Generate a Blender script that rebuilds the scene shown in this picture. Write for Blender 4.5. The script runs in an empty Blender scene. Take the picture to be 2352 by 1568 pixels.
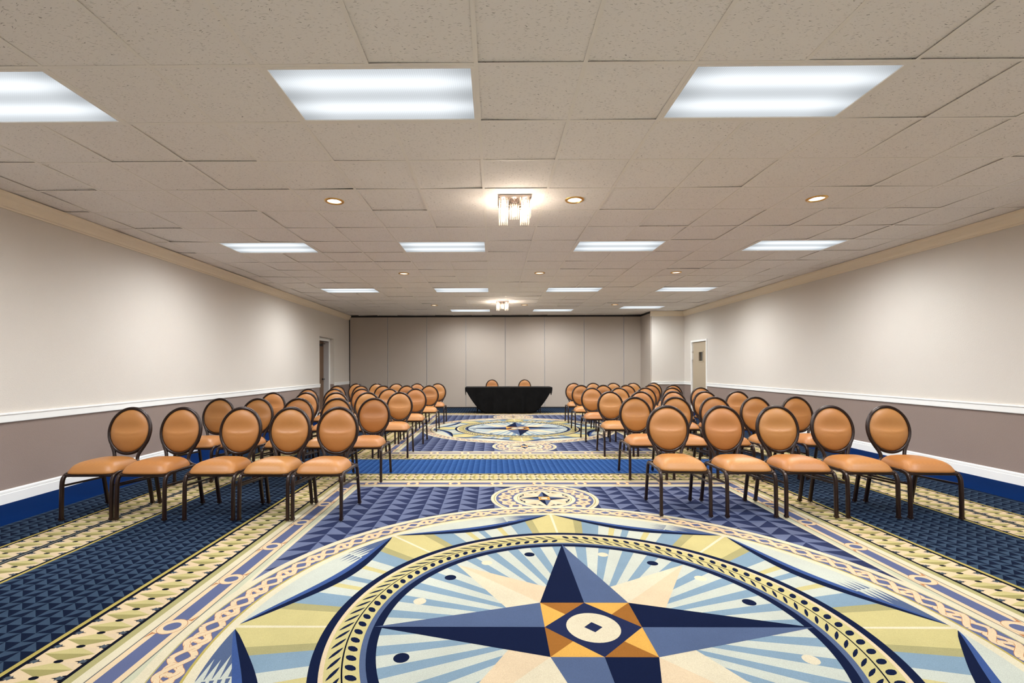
import bpy, math, random
from math import sin, cos, pi, radians, sqrt, atan2
from mathutils import Vector, Matrix
random.seed(7)
S = bpy.context.scene
COL = S.collection
# ------------------------------------------------------------------ camera
FPX, PCX, PCY, YAW, ROLL = 1076.0, 1127.3, 844.2, 0.0078, -0.0025
CAMX, CAMY, CAMZ = 0.099, -2.615, 1.298
W, H = 2352, 1568
cam_d = bpy.data.cameras.new('camera'); cam = bpy.data.objects.new('camera', cam_d); COL.objects.link(cam)
cam_d.sensor_width = 36; cam_d.lens = FPX / W * 36
cam_d.shift_x = (W / 2 - PCX) / W; cam_d.shift_y = (PCY - H / 2) / W
cam_d.clip_start = 0.02; cam_d.clip_end = 100
cam.matrix_world = Matrix.Translation((CAMX, CAMY, CAMZ)) @ Matrix.Rotation(YAW, 4, 'Z') @ Matrix.Rotation(pi / 2, 4, 'X') @ Matrix.Rotation(ROLL, 4, 'Z')
S.camera = cam
# ------------------------------------------------------------------ world and exposure
wd = bpy.data.worlds.new('world'); S.world = wd; wd.use_nodes = True
wd.node_tree.nodes['Background'].inputs[0].default_value = (0.9, 0.95, 1, 1)
wd.node_tree.nodes['Background'].inputs[1].default_value = 0.05
S.view_settings.view_transform = 'Standard'; S.view_settings.look = 'None'
S.view_settings.gamma = 1; S.view_settings.use_curve_mapping = False
S.view_settings.exposure = 0.16
TROFFER_POWER = 0.80     # radiance of the fluorescent diffusers
TUBE_POWER = 54.0        # watts of each tube lamp in a fluorescent fitting
CAN_POWER = 60.0         # watts of each recessed lamp
CHAND_POWER = 6.5        # watts of each chandelier bulb
# ------------------------------------------------------------------ room measures
T = 0.6096
ZC = CAMZ + 1.695        # ceiling
XL, XR = -4.6223, 5.8455
YB = 12.5626             # folding partition
YP = 11.60               # wall return right of the partition
YN = -4.60               # wall behind the camera
Z_RT, Z_RB = CAMZ - 0.4254, CAMZ - 0.5165
Z_BB = CAMZ - 1.1654
Z_CR = CAMZ + 1.5439
FZ = 0.0018              # carpet pile top

def world(u, v=None, D=None, z=None, x=None):
    """point of the room seen at (u,v): by depth D, on the level z, or on the plane x"""
    a, b = u - PCX, (v if v is not None else PCY) - PCY
    cr, sr = cos(ROLL), sin(ROLL)
    a, b = a * cr + b * sr, -a * sr + b * cr
    if z is not None: D = -FPX * (z - CAMZ) / b
    c, s = cos(YAW), sin(YAW)
    if x is not None: D = (x - CAMX) / (a / FPX * c - s)
    xc = a / FPX * D
    return Vector((CAMX + xc * c - D * s, CAMY + xc * s + D * c, CAMZ - b / FPX * D))

# ------------------------------------------------------------------ helpers
def srgb(r, g, b):
    f = lambda c: (c / 255 / 12.92) if c / 255 <= 0.04045 else ((c / 255 + 0.055) / 1.055) ** 2.4
    return (f(r), f(g), f(b), 1)

class MB:
    def __init__(s): s.v = []; s.f = []; s.m = []
    def add(s, vs, fs, m=0):
        o = len(s.v); s.v += [tuple(p) for p in vs]; s.f += [tuple(i + o for i in f) for f in fs]; s.m += [m] * len(fs); return s
    def box(s, x0, x1, y0, y1, z0, z1, m=0):
        s.add([(x0, y0, z0), (x1, y0, z0), (x1, y1, z0), (x0, y1, z0), (x0, y0, z1), (x1, y0, z1), (x1, y1, z1), (x0, y1, z1)],
              [(0, 3, 2, 1), (4, 5, 6, 7), (0, 1, 5, 4), (1, 2, 6, 5), (2, 3, 7, 6), (3, 0, 4, 7)], m); return s
    def lathe(s, prof, c=(0, 0, 0), n=24, m=0, cap=True):
        vs = []
        for r, z in prof:
            for k in range(n): vs.append((c[0] + r * cos(2 * pi * k / n), c[1] + r * sin(2 * pi * k / n), c[2] + z))
        fs = [(i * n + k, i * n + (k + 1) % n, (i + 1) * n + (k + 1) % n, (i + 1) * n + k) for i in range(len(prof) - 1) for k in range(n)]
        if cap: fs += [tuple(range(n - 1, -1, -1)), tuple((len(prof) - 1) * n + k for k in range(n))]
        s.add(vs, fs, m); return s
    def sweep(s, path, sec, up=(0, 0, 1), m=0, closed=False, cap=True):
        """sweep a 2-D section along a path; section x = side, y = up-ish"""
        P = [Vector(p) for p in path]; n = len(P); k = len(sec); vs = []
        up = Vector(up)
        for i, p in enumerate(P):
            a = P[(i - 1) % n] if (closed or i > 0) else p; b = P[(i + 1) % n] if (closed or i < n - 1) else p
            t = (b - a).normalized(); side = t.cross(up)
            if side.length < 1e-4: side = Vector((1, 0, 0))
            side.normalize(); u2 = side.cross(t).normalized()
            for (q, r) in sec: vs.append(p + side * q + u2 * r)
        fs = []
        for i in range(n if closed else n - 1):
            j = (i + 1) % n
            for q in range(k): fs.append((i * k + q, j * k + q, j * k + (q + 1) % k, i * k + (q + 1) % k))
        if not closed and cap: fs += [tuple(range(k)), tuple((n - 1) * k + q for q in range(k - 1, -1, -1))]
        s.add(vs, fs, m); return s
    def build(s, name, mats, parent=None, smooth=None, bevel=0):
        me = bpy.data.meshes.new(name); me.from_pydata(s.v, [], s.f)
        for m in (mats if isinstance(mats, (list, tuple)) else [mats]): me.materials.append(m)
        me.polygons.foreach_set('material_index', s.m); me.update()
        import bmesh
        bm = bmesh.new(); bm.from_mesh(me); bmesh.ops.recalc_face_normals(bm, faces=bm.faces)
        if bevel: bmesh.ops.bevel(bm, geom=[e for e in bm.edges if len(e.link_faces) == 2 and e.calc_face_angle(0) > 0.6], offset=bevel, segments=2, affect='EDGES', profile=0.7)
        bm.to_mesh(me); bm.free()
        if smooth is not None:
            for p in me.polygons: p.use_smooth = True
            me.set_sharp_from_angle(angle=radians(smooth))
        o = bpy.data.objects.new(name, me); COL.objects.link(o)
        if parent: o.parent = parent
        return o

def tag(o, label=None, cat=None, group=None, kind=None):
    if label: o['label'] = label
    if cat: o['category'] = cat
    if group: o['group'] = group
    if kind: o['kind'] = kind
    return o
def struct(o, label=None): o['kind'] = 'structure'; return tag(o, label)
def empty(name, loc=(0, 0, 0), rz=0):
    o = bpy.data.objects.new(name, None); COL.objects.link(o); o.location = loc; o.rotation_euler = (0, 0, rz); o.empty_display_size = 0.1; return o
def copy_tree(o, parent=None):
    c = o.copy(); COL.objects.link(c); c.parent = parent
    for ch in [q for q in o.children]: copy_tree(ch, c)
    return c
def rsec(w, d, r=0.3, n=3):
    """rounded rectangle section"""
    pts = []; rr = min(w, d) * r
    for (cx, cy, a0) in ((w / 2 - rr, d / 2 - rr, 0), (-w / 2 + rr, d / 2 - rr, 90), (-w / 2 + rr, -d / 2 + rr, 180), (w / 2 - rr, -d / 2 + rr, 270)):
        for k in range(n + 1):
            a = radians(a0 + 90 * k / n); pts.append((cx + rr * cos(a), cy + rr * sin(a)))
    return pts
def bez(p0, p1, p2, p3, n=8):
    p0, p1, p2, p3 = map(Vector, (p0, p1, p2, p3)); out = []
    for k in range(n + 1):
        t = k / n; out.append(p0 * (1 - t) ** 3 + p1 * 3 * t * (1 - t) ** 2 + p2 * 3 * t * t * (1 - t) + p3 * t ** 3)
    return out

# ------------------------------------------------------------------ materials
def mat(name, col, rough=0.6, metal=0, spec=0.5, **kw):
    m = bpy.data.materials.new(name); m.use_nodes = True; nt = m.node_tree; b = nt.nodes['Principled BSDF']
    b.inputs['Base Color'].default_value = col; b.inputs['Roughness'].default_value = rough
    b.inputs['Metallic'].default_value = metal; b.inputs['Specular IOR Level'].default_value = spec
    for k, v in kw.items(): b.inputs[k.replace('_', ' ')].default_value = v
    return m
def nd(nt, t, **kw):
    n = nt.nodes.new(t)
    for k, v in kw.items(): setattr(n, k, v)
    return n
def math_n(nt, op, a, b=None, c=None, clamp=False):
    n = nd(nt, 'ShaderNodeMath', operation=op, use_clamp=clamp)
    for i, q in enumerate((a, b, c)):
        if q is None: continue
        if isinstance(q, (int, float)): n.inputs[i].default_value = q
        else: nt.links.new(q, n.inputs[i])
    return n.outputs[0]
def ramp(nt, fac, stops):
    r = nd(nt, 'ShaderNodeValToRGB'); nt.links.new(fac, r.inputs[0]); cr = r.color_ramp
    while len(cr.elements) < len(stops): cr.elements.new(0.5)
    for e, (p, c) in zip(cr.elements, stops): e.position = p; e.color = c
    return r.outputs[0]
def noise(nt, vec, scale, detail=2, rough=0.5, dim='3D', dist=0):
    n = nd(nt, 'ShaderNodeTexNoise'); n.inputs['Scale'].default_value = scale; n.inputs['Detail'].default_value = detail
    n.inputs['Roughness'].default_value = rough; n.inputs['Distortion'].default_value = dist
    nt.links.new(vec, n.inputs['Vector']); return n.outputs['Fac']
def mapping(nt, vec, scale=(1, 1, 1), rot=(0, 0, 0)):
    n = nd(nt, 'ShaderNodeMapping'); nt.links.new(vec, n.inputs[0]); n.inputs['Scale'].default_value = scale; n.inputs['Rotation'].default_value = rot
    return n.outputs[0]
def bump(nt, h, strength, dist):
    b = nd(nt, 'ShaderNodeBump'); b.inputs['Strength'].default_value = strength; b.inputs['Distance'].default_value = dist
    nt.links.new(h, b.inputs['Height']); nt.links.new(b.outputs[0], nt.nodes['Principled BSDF'].inputs['Normal'])
def mixc(nt, fac, a, b, mode='MIX'):
    n = nd(nt, 'ShaderNodeMix', data_type='RGBA', blend_type=mode)
    for i, q in ((0, fac), (6, a), (7, b)):
        if isinstance(q, (int, float)): n.inputs[i].default_value = q
        elif isinstance(q, tuple): n.inputs[i].default_value = q
        else: nt.links.new(q, n.inputs[i])
    return n.outputs[2]
def base(nt, c): nt.links.new(c, nt.nodes['Principled BSDF'].inputs['Base Color'])

# carpet: colour comes from the woven pattern stored per face, the pile from fine noise
M_CARPET = mat('woven_carpet', (1, 1, 1, 1), 0.95, spec=0.03, Sheen_Weight=0.0, Sheen_Roughness=0.4)
nt = M_CARPET.node_tree; at = nd(nt, 'ShaderNodeVertexColor', layer_name='yarn'); geo = nd(nt, 'ShaderNodeNewGeometry')
n1 = noise(nt, geo.outputs['Position'], 420, 2, 0.7); n2 = noise(nt, geo.outputs['Position'], 3.0, 4, 0.6)
f1 = math_n(nt, 'MULTIPLY_ADD', n1, 0.9, 0.55); f2 = math_n(nt, 'MULTIPLY_ADD', n2, 0.30, 0.85)
ff = math_n(nt, 'MULTIPLY', f1, f2)
cc = nd(nt, 'ShaderNodeCombineColor'); [nt.links.new(ff, cc.inputs[i]) for i in range(3)]
base(nt, mixc(nt, 1.0, at.outputs['Color'], cc.outputs[0], 'MULTIPLY')); bump(nt, n1, 0.6, 0.003)

# painted wall: beige wall covering above the rail, taupe wainscot below
M_WALL = mat('wall_covering', srgb(214, 203, 188), 0.62, spec=0.35)
nt = M_WALL.node_tree; geo = nd(nt, 'ShaderNodeNewGeometry'); sx = nd(nt, 'ShaderNodeSeparateXYZ'); nt.links.new(geo.outputs['Position'], sx.inputs[0])
low = math_n(nt, 'LESS_THAN', sx.outputs[2], (Z_RT + Z_RB) / 2)
n3 = noise(nt, geo.outputs['Position'], 1.3, 3); n4 = noise(nt, geo.outputs['Position'], 130, 3, 0.6)
ca = mixc(nt, n3, srgb(219, 212, 202), srgb(214, 205, 195)); cb = mixc(nt, n3, srgb(150, 133, 124), srgb(142, 124, 115))
base(nt, mixc(nt, low, ca, cb)); bump(nt, n4, 0.6, 0.005)
M_CROWN = mat('crown_paint', srgb(240, 226, 202), 0.5)
M_WHITE = mat('white_trim_paint', srgb(244, 243, 239), 0.42)
M_JAMB = mat('jamb_paint', srgb(196, 192, 190), 0.5)
M_DOORL = mat('door_veneer', srgb(120, 92, 70), 0.5)
M_DOORR = mat('door_paint', srgb(176, 160, 136), 0.5)
M_SEAM = mat('black_rubber_seal', srgb(22, 18, 18), 0.6)
M_DARKGLASS = mat('wired_glass', srgb(46, 42, 34), 0.15)
# partition fabric
M_PART = mat('partition_fabric', srgb(196, 182, 168), 0.8, spec=0.25)
nt = M_PART.node_tree; tc = nd(nt, 'ShaderNodeNewGeometry')
n5 = noise(nt, mapping(nt, tc.outputs['Position'], (1, 1, 1)), 240, 2); bump(nt, n5, 0.2, 0.002)
n6 = noise(nt, tc.outputs['Position'], 0.9, 2); base(nt, mixc(nt, n6, srgb(178, 166, 154), srgb(186, 175, 163)))
# ceiling tile with short dark fissures
M_TILE = mat('fissured_ceiling_tile', srgb(214, 202, 186), 0.9, spec=0.1)
nt = M_TILE.node_tree; geo = nd(nt, 'ShaderNodeNewGeometry')
wv = noise(nt, geo.outputs['Position'], 16, 2)
vadd = nd(nt, 'ShaderNodeVectorMath', operation='MULTIPLY_ADD'); cmb = nd(nt, 'ShaderNodeCombineXYZ'); nt.links.new(wv, cmb.inputs[1])
nt.links.new(cmb.outputs[0], vadd.inputs[0]); vadd.inputs[1].default_value = (0, 0.06, 0); nt.links.new(geo.outputs['Position'], vadd.inputs[2])
fs = noise(nt, mapping(nt, vadd.outputs[0], (36, 300, 1)), 1.0, 1, 0.4)
dn = noise(nt, geo.outputs['Position'], 9, 1)
th = math_n(nt, 'MULTIPLY_ADD', dn, -0.10, 0.715)
fis = math_n(nt, 'MULTIPLY', math_n(nt, 'SUBTRACT', fs, th), 26, clamp=True)
n7 = noise(nt, geo.outputs['Position'], 1.1, 3)
base(nt, mixc(nt, math_n(nt, 'MULTIPLY', fis, 0.68), mixc(nt, n7, srgb(244, 239, 233), srgb(240, 234, 228)), srgb(104, 92, 80)))
bump(nt, math_n(nt, 'SUBTRACT', 1.0, fis), 0.3, 0.002)
M_TBAR = mat('grid_metal_paint', srgb(240, 234, 225), 0.5)
M_PLENUM = mat('plenum_dark', srgb(24, 18, 14), 0.9)
# fluorescent diffuser: prismatic lens over two tube pairs
M_DIFF = bpy.data.materials.new('prismatic_diffuser'); M_DIFF.use_nodes = True; nt = M_DIFF.node_tree
for n in list(nt.nodes): nt.nodes.remove(n)
out = nd(nt, 'ShaderNodeOutputMaterial'); em = nd(nt, 'ShaderNodeEmission'); tc = nd(nt, 'ShaderNodeTexCoord'); sx = nd(nt, 'ShaderNodeSeparateXYZ')
nt.links.new(tc.outputs['Object'], sx.inputs[0])
def tube(c, w):
    d = math_n(nt, 'DIVIDE', math_n(nt, 'SUBTRACT', sx.outputs[1], c), w)
    return math_n(nt, 'POWER', 2.718, math_n(nt, 'MULTIPLY', math_n(nt, 'MULTIPLY', d, d), -1.0))
tt = math_n(nt, 'ADD', tube(0.13, 0.075), tube(-0.13, 0.075))
wx = math_n(nt, 'SINE', math_n(nt, 'MULTIPLY', sx.outputs[0], 2 * pi / 0.0125)); wy = math_n(nt, 'SINE', math_n(nt, 'MULTIPLY', sx.outputs[1], 2 * pi / 0.0125))
pr = math_n(nt, 'MULTIPLY_ADD', math_n(nt, 'MAXIMUM', wx, wy), -0.10, 1.0)
ex = math_n(nt, 'SMOOTH_MIN', math_n(nt, 'MULTIPLY', math_n(nt, 'SUBTRACT', 0.62, math_n(nt, 'ABSOLUTE', sx.outputs[0])), 4.0), 1.0, 0.5)
st = math_n(nt, 'MULTIPLY', math_n(nt, 'MULTIPLY', math_n(nt, 'MULTIPLY_ADD', tt, 0.62, 0.80), pr), math_n(nt, 'MULTIPLY_ADD', ex, 0.4, 0.6))
nt.links.new(math_n(nt, 'MULTIPLY', st, TROFFER_POWER), em.inputs['Strength']); em.inputs['Color'].default_value = (0.90, 0.955, 1.0, 1)
nt.links.new(em.outputs[0], out.inputs['Surface'])
def emis(name, col, st):
    m = bpy.data.materials.new(name); m.use_nodes = True; nt = m.node_tree
    for n in list(nt.nodes): nt.nodes.remove(n)
    o = nd(nt, 'ShaderNodeOutputMaterial'); e = nd(nt, 'ShaderNodeEmission'); e.inputs[0].default_value = col; e.inputs[1].default_value = st
    nt.links.new(e.outputs[0], o.inputs[0]); return m
M_LAMP = emis('warm_lamp_face', (1.0, 0.92, 0.82, 1), 6.0)
M_BULB = emis('warm_bulb', (1.0, 0.86, 0.70, 1), 26.0)
M_BRASS = mat('polished_brass', srgb(226, 180, 104), 0.28, 1.0)
M_BAFFLE = mat('white_baffle', srgb(240, 226, 208), 0.5)
M_CHROME = mat('chrome', srgb(205, 192, 186), 0.18, 1.0)
M_CRYSTAL = bpy.data.materials.new('frosted_crystal'); M_CRYSTAL.use_nodes = True; nt = M_CRYSTAL.node_tree
for n in list(nt.nodes): nt.nodes.remove(n)
o_ = nd(nt, 'ShaderNodeOutputMaterial'); gl = nd(nt, 'ShaderNodeBsdfGlass'); gl.inputs['Roughness'].default_value = 0.08; gl.inputs['IOR'].default_value = 1.45
tr = nd(nt, 'ShaderNodeBsdfTranslucent'); tr.inputs[0].default_value = (1, 0.97, 0.93, 1); mx = nd(nt, 'ShaderNodeMixShader'); mx.inputs[0].default_value = 0.9
nt.links.new(gl.outputs[0], mx.inputs[1]); nt.links.new(tr.outputs[0], mx.inputs[2]); nt.links.new(mx.outputs[0], o_.inputs[0])
# chairs
M_VINYL = mat('tan_upholstery', srgb(205, 142, 88), 0.44, spec=0.45)
nt = M_VINYL.node_tree; tc = nd(nt, 'ShaderNodeTexCoord'); oi = nd(nt, 'ShaderNodeObjectInfo')
mp = mapping(nt, tc.outputs['Object'], (1, 1, 1), (0.0, radians(45), radians(45)))
sx = nd(nt, 'ShaderNodeSeparateXYZ'); nt.links.new(mp, sx.inputs[0])
wa = [math_n(nt, 'SINE', math_n(nt, 'MULTIPLY', sx.outputs[i], 2 * pi / 0.0076)) for i in range(3)]
wv_ = math_n(nt, 'ADD', math_n(nt, 'MULTIPLY', wa[0], wa[2]), math_n(nt, 'MULTIPLY', wa[1], wa[2]))
bl = noise(nt, tc.outputs['Object'], 9, 3)
cA = mixc(nt, oi.outputs['Random'], srgb(170, 120, 63), srgb(164, 108, 56)); cB = mixc(nt, math_n(nt, 'MULTIPLY', bl, 0.35), cA, srgb(142, 84, 36))
base(nt, mixc(nt, math_n(nt, 'MULTIPLY_ADD', wv_, 0.14, 0.12, clamp=True), cB, srgb(122, 74, 38))); bump(nt, wv_, 0.14, 0.0008)
M_BRONZE = mat('dark_bronze_metal', srgb(66, 40, 28), 0.30, 0.35, 0.6)
nt = M_BRONZE.node_tree; tc = nd(nt, 'ShaderNodeTexCoord'); nn = noise(nt, mapping(nt, tc.outputs['Object'], (60, 60, 6)), 1, 3)
base(nt, mixc(nt, nn, srgb(30, 17, 13), srgb(46, 27, 20)))
M_GLIDE = mat('nickel_glide', srgb(200, 198, 194), 0.25, 1.0)
M_CLOTH = mat('black_satin_cloth', srgb(3, 3, 4), 0.6, spec=0.12)
nt = M_CLOTH.node_tree; geo = nd(nt, 'ShaderNodeNewGeometry'); bump(nt, noise(nt, mapping(nt, geo.outputs['Position'], (1.6, 1, 1)), 3.2, 3), 0.5, 0.06)
M_CLOTHTOP = M_CLOTH
M_WOOD = mat('table_board', srgb(96, 74, 54), 0.5)
M_BLKMETAL = mat('black_metal', srgb(16, 16, 17), 0.35, 0.4)

# ------------------------------------------------------------------ floor: woven carpet pattern
C = dict(plain=(0, 44, 104), fl=(110, 119, 150), fd=(50, 58, 92), sl=(60, 78, 100), sd=(18, 28, 50), bl=(62, 99, 156), bd=(28, 62, 118),  # bl, bd: the sl, sd yarns brightened to paint in sheen
         gold=(188, 170, 94), navy=(18, 28, 58), ink=(14, 18, 32), peach=(232, 206, 168), cream=(226, 214, 184), olive=(178, 170, 118),
         yel=(206, 193, 134), yol=(168, 158, 102), yd=(172, 164, 116), slate=(86, 101, 133), chs=(100, 108, 144), pale=(202, 205, 192), ray=(134, 158, 176), grey=(110, 112, 108),
         brown=(186, 128, 86), amber=(226, 172, 84), rust=(160, 104, 46), tan=(226, 202, 168), mid=(64, 88, 142), lil=(128, 134, 168), dot=(224, 211, 182),
         pstripe=(204, 204, 176), nv2=(36, 44, 78), fg=(82, 92, 102))
CARPET_ALBEDO = 0.56
CC = {k: tuple(CARPET_ALBEDO * q for q in srgb(*v)[:3]) + (1,) for k, v in C.items()}
FL_V = []; FL_F = []; FL_C = []
DZ = 0.00008
def poly(pts, col, layer, zo=0.0):
    o = len(FL_V); z = layer * DZ + zo
    FL_V.extend([(p[0], p[1], z) for p in pts]); FL_F.append(tuple(range(o, o + len(pts)))); FL_C.append(CC[col])
def rect(x0, x1, y0, y1, col, layer): poly([(x0, y0), (x1, y0), (x1, y1), (x0, y1)], col, layer)
CX0 = 0.590
YC = [-0.27, 7.43]
def tris(x0, x1, y0, y1, cw, ch, col, layer, shift):
    nx = int(round((x1 - x0) / cw)); ny = int(round((y1 - y0) / ch)); cw = (x1 - x0) / nx; ch = (y1 - y0) / ny
    for j in range(ny):
        for i in range(nx):
            a = x0 + i * cw; b = a + cw; c = y0 + j * ch; d = c + ch
            t = (i + (j if shift else 0)) % 2
            if t: poly([(a, d), (b, c), (b, d)], col, layer)     # hangs from the top edge
            else: poly([(a, c), (b, c), (b, d)], col, layer)
def band(x0, x1, y0, y1, axis, layer, per=0.112):
    """green diamond border; axis 'y' runs along y between x0 and x1"""
    def Q(s, w):  # s along, w across (0..1)
        return (x0 + (x1 - x0) * w, s) if axis == 'y' else (s, y0 + (y1 - y0) * w)
    a, b = (y0, y1) if axis == 'y' else (x0, x1)
    wd_ = (x1 - x0) if axis == 'y' else (y1 - y0)
    rect(x0, x1, y0, y1, 'peach', layer)
    n = max(1, int(round((b - a) / per))); p = (b - a) / n
    for k in range(n):
        s = a + (k + 0.5) * p
        poly([Q(s, 0.03), Q(s + 0.46 * p, 0.50), Q(s, 0.97)], 'yel', layer + 1)
        poly([Q(s, 0.03), Q(s, 0.97), Q(s - 0.46 * p, 0.50)], 'yol', layer + 1)
        poly([Q(s, 0.97), Q(s + 0.46 * p, 0.50), Q(s + 0.40 * p, 0.85)], 'tan', layer + 1)
        e = a + k * p
        poly([Q(e + 0.013 * cos(2 * pi * q / 8), 0.5 + 0.026 / wd_ * 0.8 * sin(2 * pi * q / 8)) for q in range(8)], 'ink', layer + 2)
        for sg in (0, 1):
            f = lambda w: w if sg == 0 else 1 - w
            poly([Q(e - 0.014, f(0.0)), Q(e - 0.010, f(0.07)), Q(e - 0.016, f(0.10)), Q(e - 0.004, f(0.13)), Q(e, f(0.19)), Q(e + 0.004, f(0.13)), Q(e + 0.016, f(0.10)), Q(e + 0.010, f(0.07)), Q(e + 0.014, f(0.0))], 'fg', layer + 2)
            poly([Q(e - 0.020, f(0.0)), Q(e - 0.014, f(0.07)), Q(e - 0.008, f(0.0))], 'ink', layer + 3)
            poly([Q(e + 0.020, f(0.0)), Q(e + 0.014, f(0.07)), Q(e + 0.008, f(0.0))], 'ink', layer + 3)
            poly([Q(e - 0.005, f(0.12)), Q(e, f(0.21)), Q(e + 0.005, f(0.12))], 'ink', layer + 3)
def disc(cx, cy, r, col, layer, n=96, sx_=1, sy_=1):
    poly([(cx + r * sx_ * cos(2 * pi * k / n), cy + r * sy_ * sin(2 * pi * k / n)) for k in range(n)], col, layer)
def annulus(cx, cy, r0, r1, col, layer, n=180):
    for k in range(n):
        a, b = 2 * pi * k / n, 2 * pi * (k + 1) / n
        poly([(cx + r0 * cos(a), cy + r0 * sin(a)), (cx + r1 * cos(a), cy + r1 * sin(a)), (cx + r1 * cos(b), cy + r1 * sin(b)), (cx + r0 * cos(b), cy + r0 * sin(b))], col, layer)
def strip2(fn, n, hw, col, layer, zf, closed=False):
    """ribbon of half width hw around the plane curve fn(t), height wobble zf(t)"""
    P = [fn(k / n) for k in range(n + 1)]; L = []
    for k in range(n + 1):
        a = P[k - 1] if k > 0 else (P[n - 1] if closed else P[k]); b = P[k + 1] if k < n else (P[1] if closed else P[k])
        dx, dy = b[0] - a[0], b[1] - a[1]; l = sqrt(dx * dx + dy * dy) or 1
        L.append((P[k][0] - dy / l * hw, P[k][1] + dx / l * hw, P[k][0] + dy / l * hw, P[k][1] - dx / l * hw))
    for k in range(n):
        o = len(FL_V); z0 = layer * DZ + zf(k / n); z1 = layer * DZ + zf((k + 1) / n)
        FL_V.extend([(L[k][0], L[k][1], z0), (L[k + 1][0], L[k + 1][1], z1), (L[k + 1][2], L[k + 1][3], z1), (L[k][2], L[k][3], z0)])
        FL_F.append((o, o + 1, o + 2, o + 3)); FL_C.append(CC[col])
def knots(cx, cy, rm, amp, units, layer, hw):
    e = DZ * 1.6
    for q in range(units):
        def P(s, w, q=q):
            a = -(q + s) * 2 * pi / units + pi / 2; r = rm + w * amp
            return (cx + r * cos(a), cy + r * sin(a))
        for sg in (1, -1):
            fn = lambda t, sg=sg: P(t, sg * cos(2 * pi * t) * (1 - 0.12 * abs(sin(2 * pi * t))))
            zf = lambda t, sg=sg: sg * e * sin(2 * pi * t) * 1.0
            strip2(fn, 22, hw + 0.0022, 'brown', layer, lambda t: zf(t) - e * 0.25)
            strip2(fn, 22, hw, 'peach', layer, zf)
        for c0 in (0.36, 0.64):
            fn = lambda t, c0=c0: P(c0 + 0.155 * cos(2 * pi * t) + 0.06 * sin(2 * pi * t), 0.66 * sin(2 * pi * t))
            zf = lambda t, c0=c0: e * (0.9 * sin(6 * pi * t + (0.6 if c0 < 0.5 else 2.2)))
            strip2(fn, 26, hw * 0.8 + 0.0022, 'brown', layer, lambda t: zf(t) - e * 0.25, True)
            strip2(fn, 26, hw * 0.8, 'peach', layer, zf, True)

def hframe(cx, cy, ho, hi, col, layer):
    e = 0.795
    X0, X1, x0, x1 = cx - ho, cx + ho, cx - hi, cx + hi; Y0, Y1, y0, y1 = cy - ho - e, cy + ho + e, cy - hi - e, cy + hi + e
    rect(X0, X1, Y0, y0, col, layer); rect(X0, X1, y1, Y1, col, layer); rect(X0, x0, y0, y1, col, layer); rect(x1, X1, y0, y1, col, layer)
def chain(cx, cy, layer):
    """oblong links between two peach lines all round the panel"""
    e = 0.795; hm = 2.115
    def ring(x, y, ax):
        n = 20; q = []
        for r, col, ly in ((0.070, 'brown', 0), (0.0670, 'peach', 1), (0.044, 'chs', 2)):
            q = [(r * 0.95 * cos(2 * pi * k / n), r * sin(2 * pi * k / n)) for k in range(n)]
            if r < 0.05: q = [(a * 0.95, b * 0.85) for a, b in q]
            poly([(x + a, y + b) if ax == 'y' else (x + b, y + a) for a, b in q], col, layer + ly)
        for sg in (1, -1):
            w = 0.066 * sg
            pts = [(w, 0.050 * sg), (w * 1.10, 0.105 * sg), (w * 0.82, 0.066 * sg), (w * 0.5, 0.062 * sg)]
            poly([(x + a, y + b) if ax == 'y' else (x + b, y + a) for a, b in pts], 'brown', layer + 1)
    n = 11; L = 2 * (hm + e)
    for k in range(n):
        y = cy - hm - e + L * (k + 0.5) / n
        ring(cx - hm, y, 'y'); ring(cx + hm, y, 'y')
    n = 9; L = 2 * hm
    for k in range(n):
        x = cx - hm + L * (k + 0.5) / n
        ring(x, cy - hm - e, 'x'); ring(x, cy + hm + e, 'x')
def pol(cx, cy, r, deg):   # clockwise degrees from north
    a = radians(deg); return (cx + r * sin(a), cy + r * cos(a))
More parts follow.
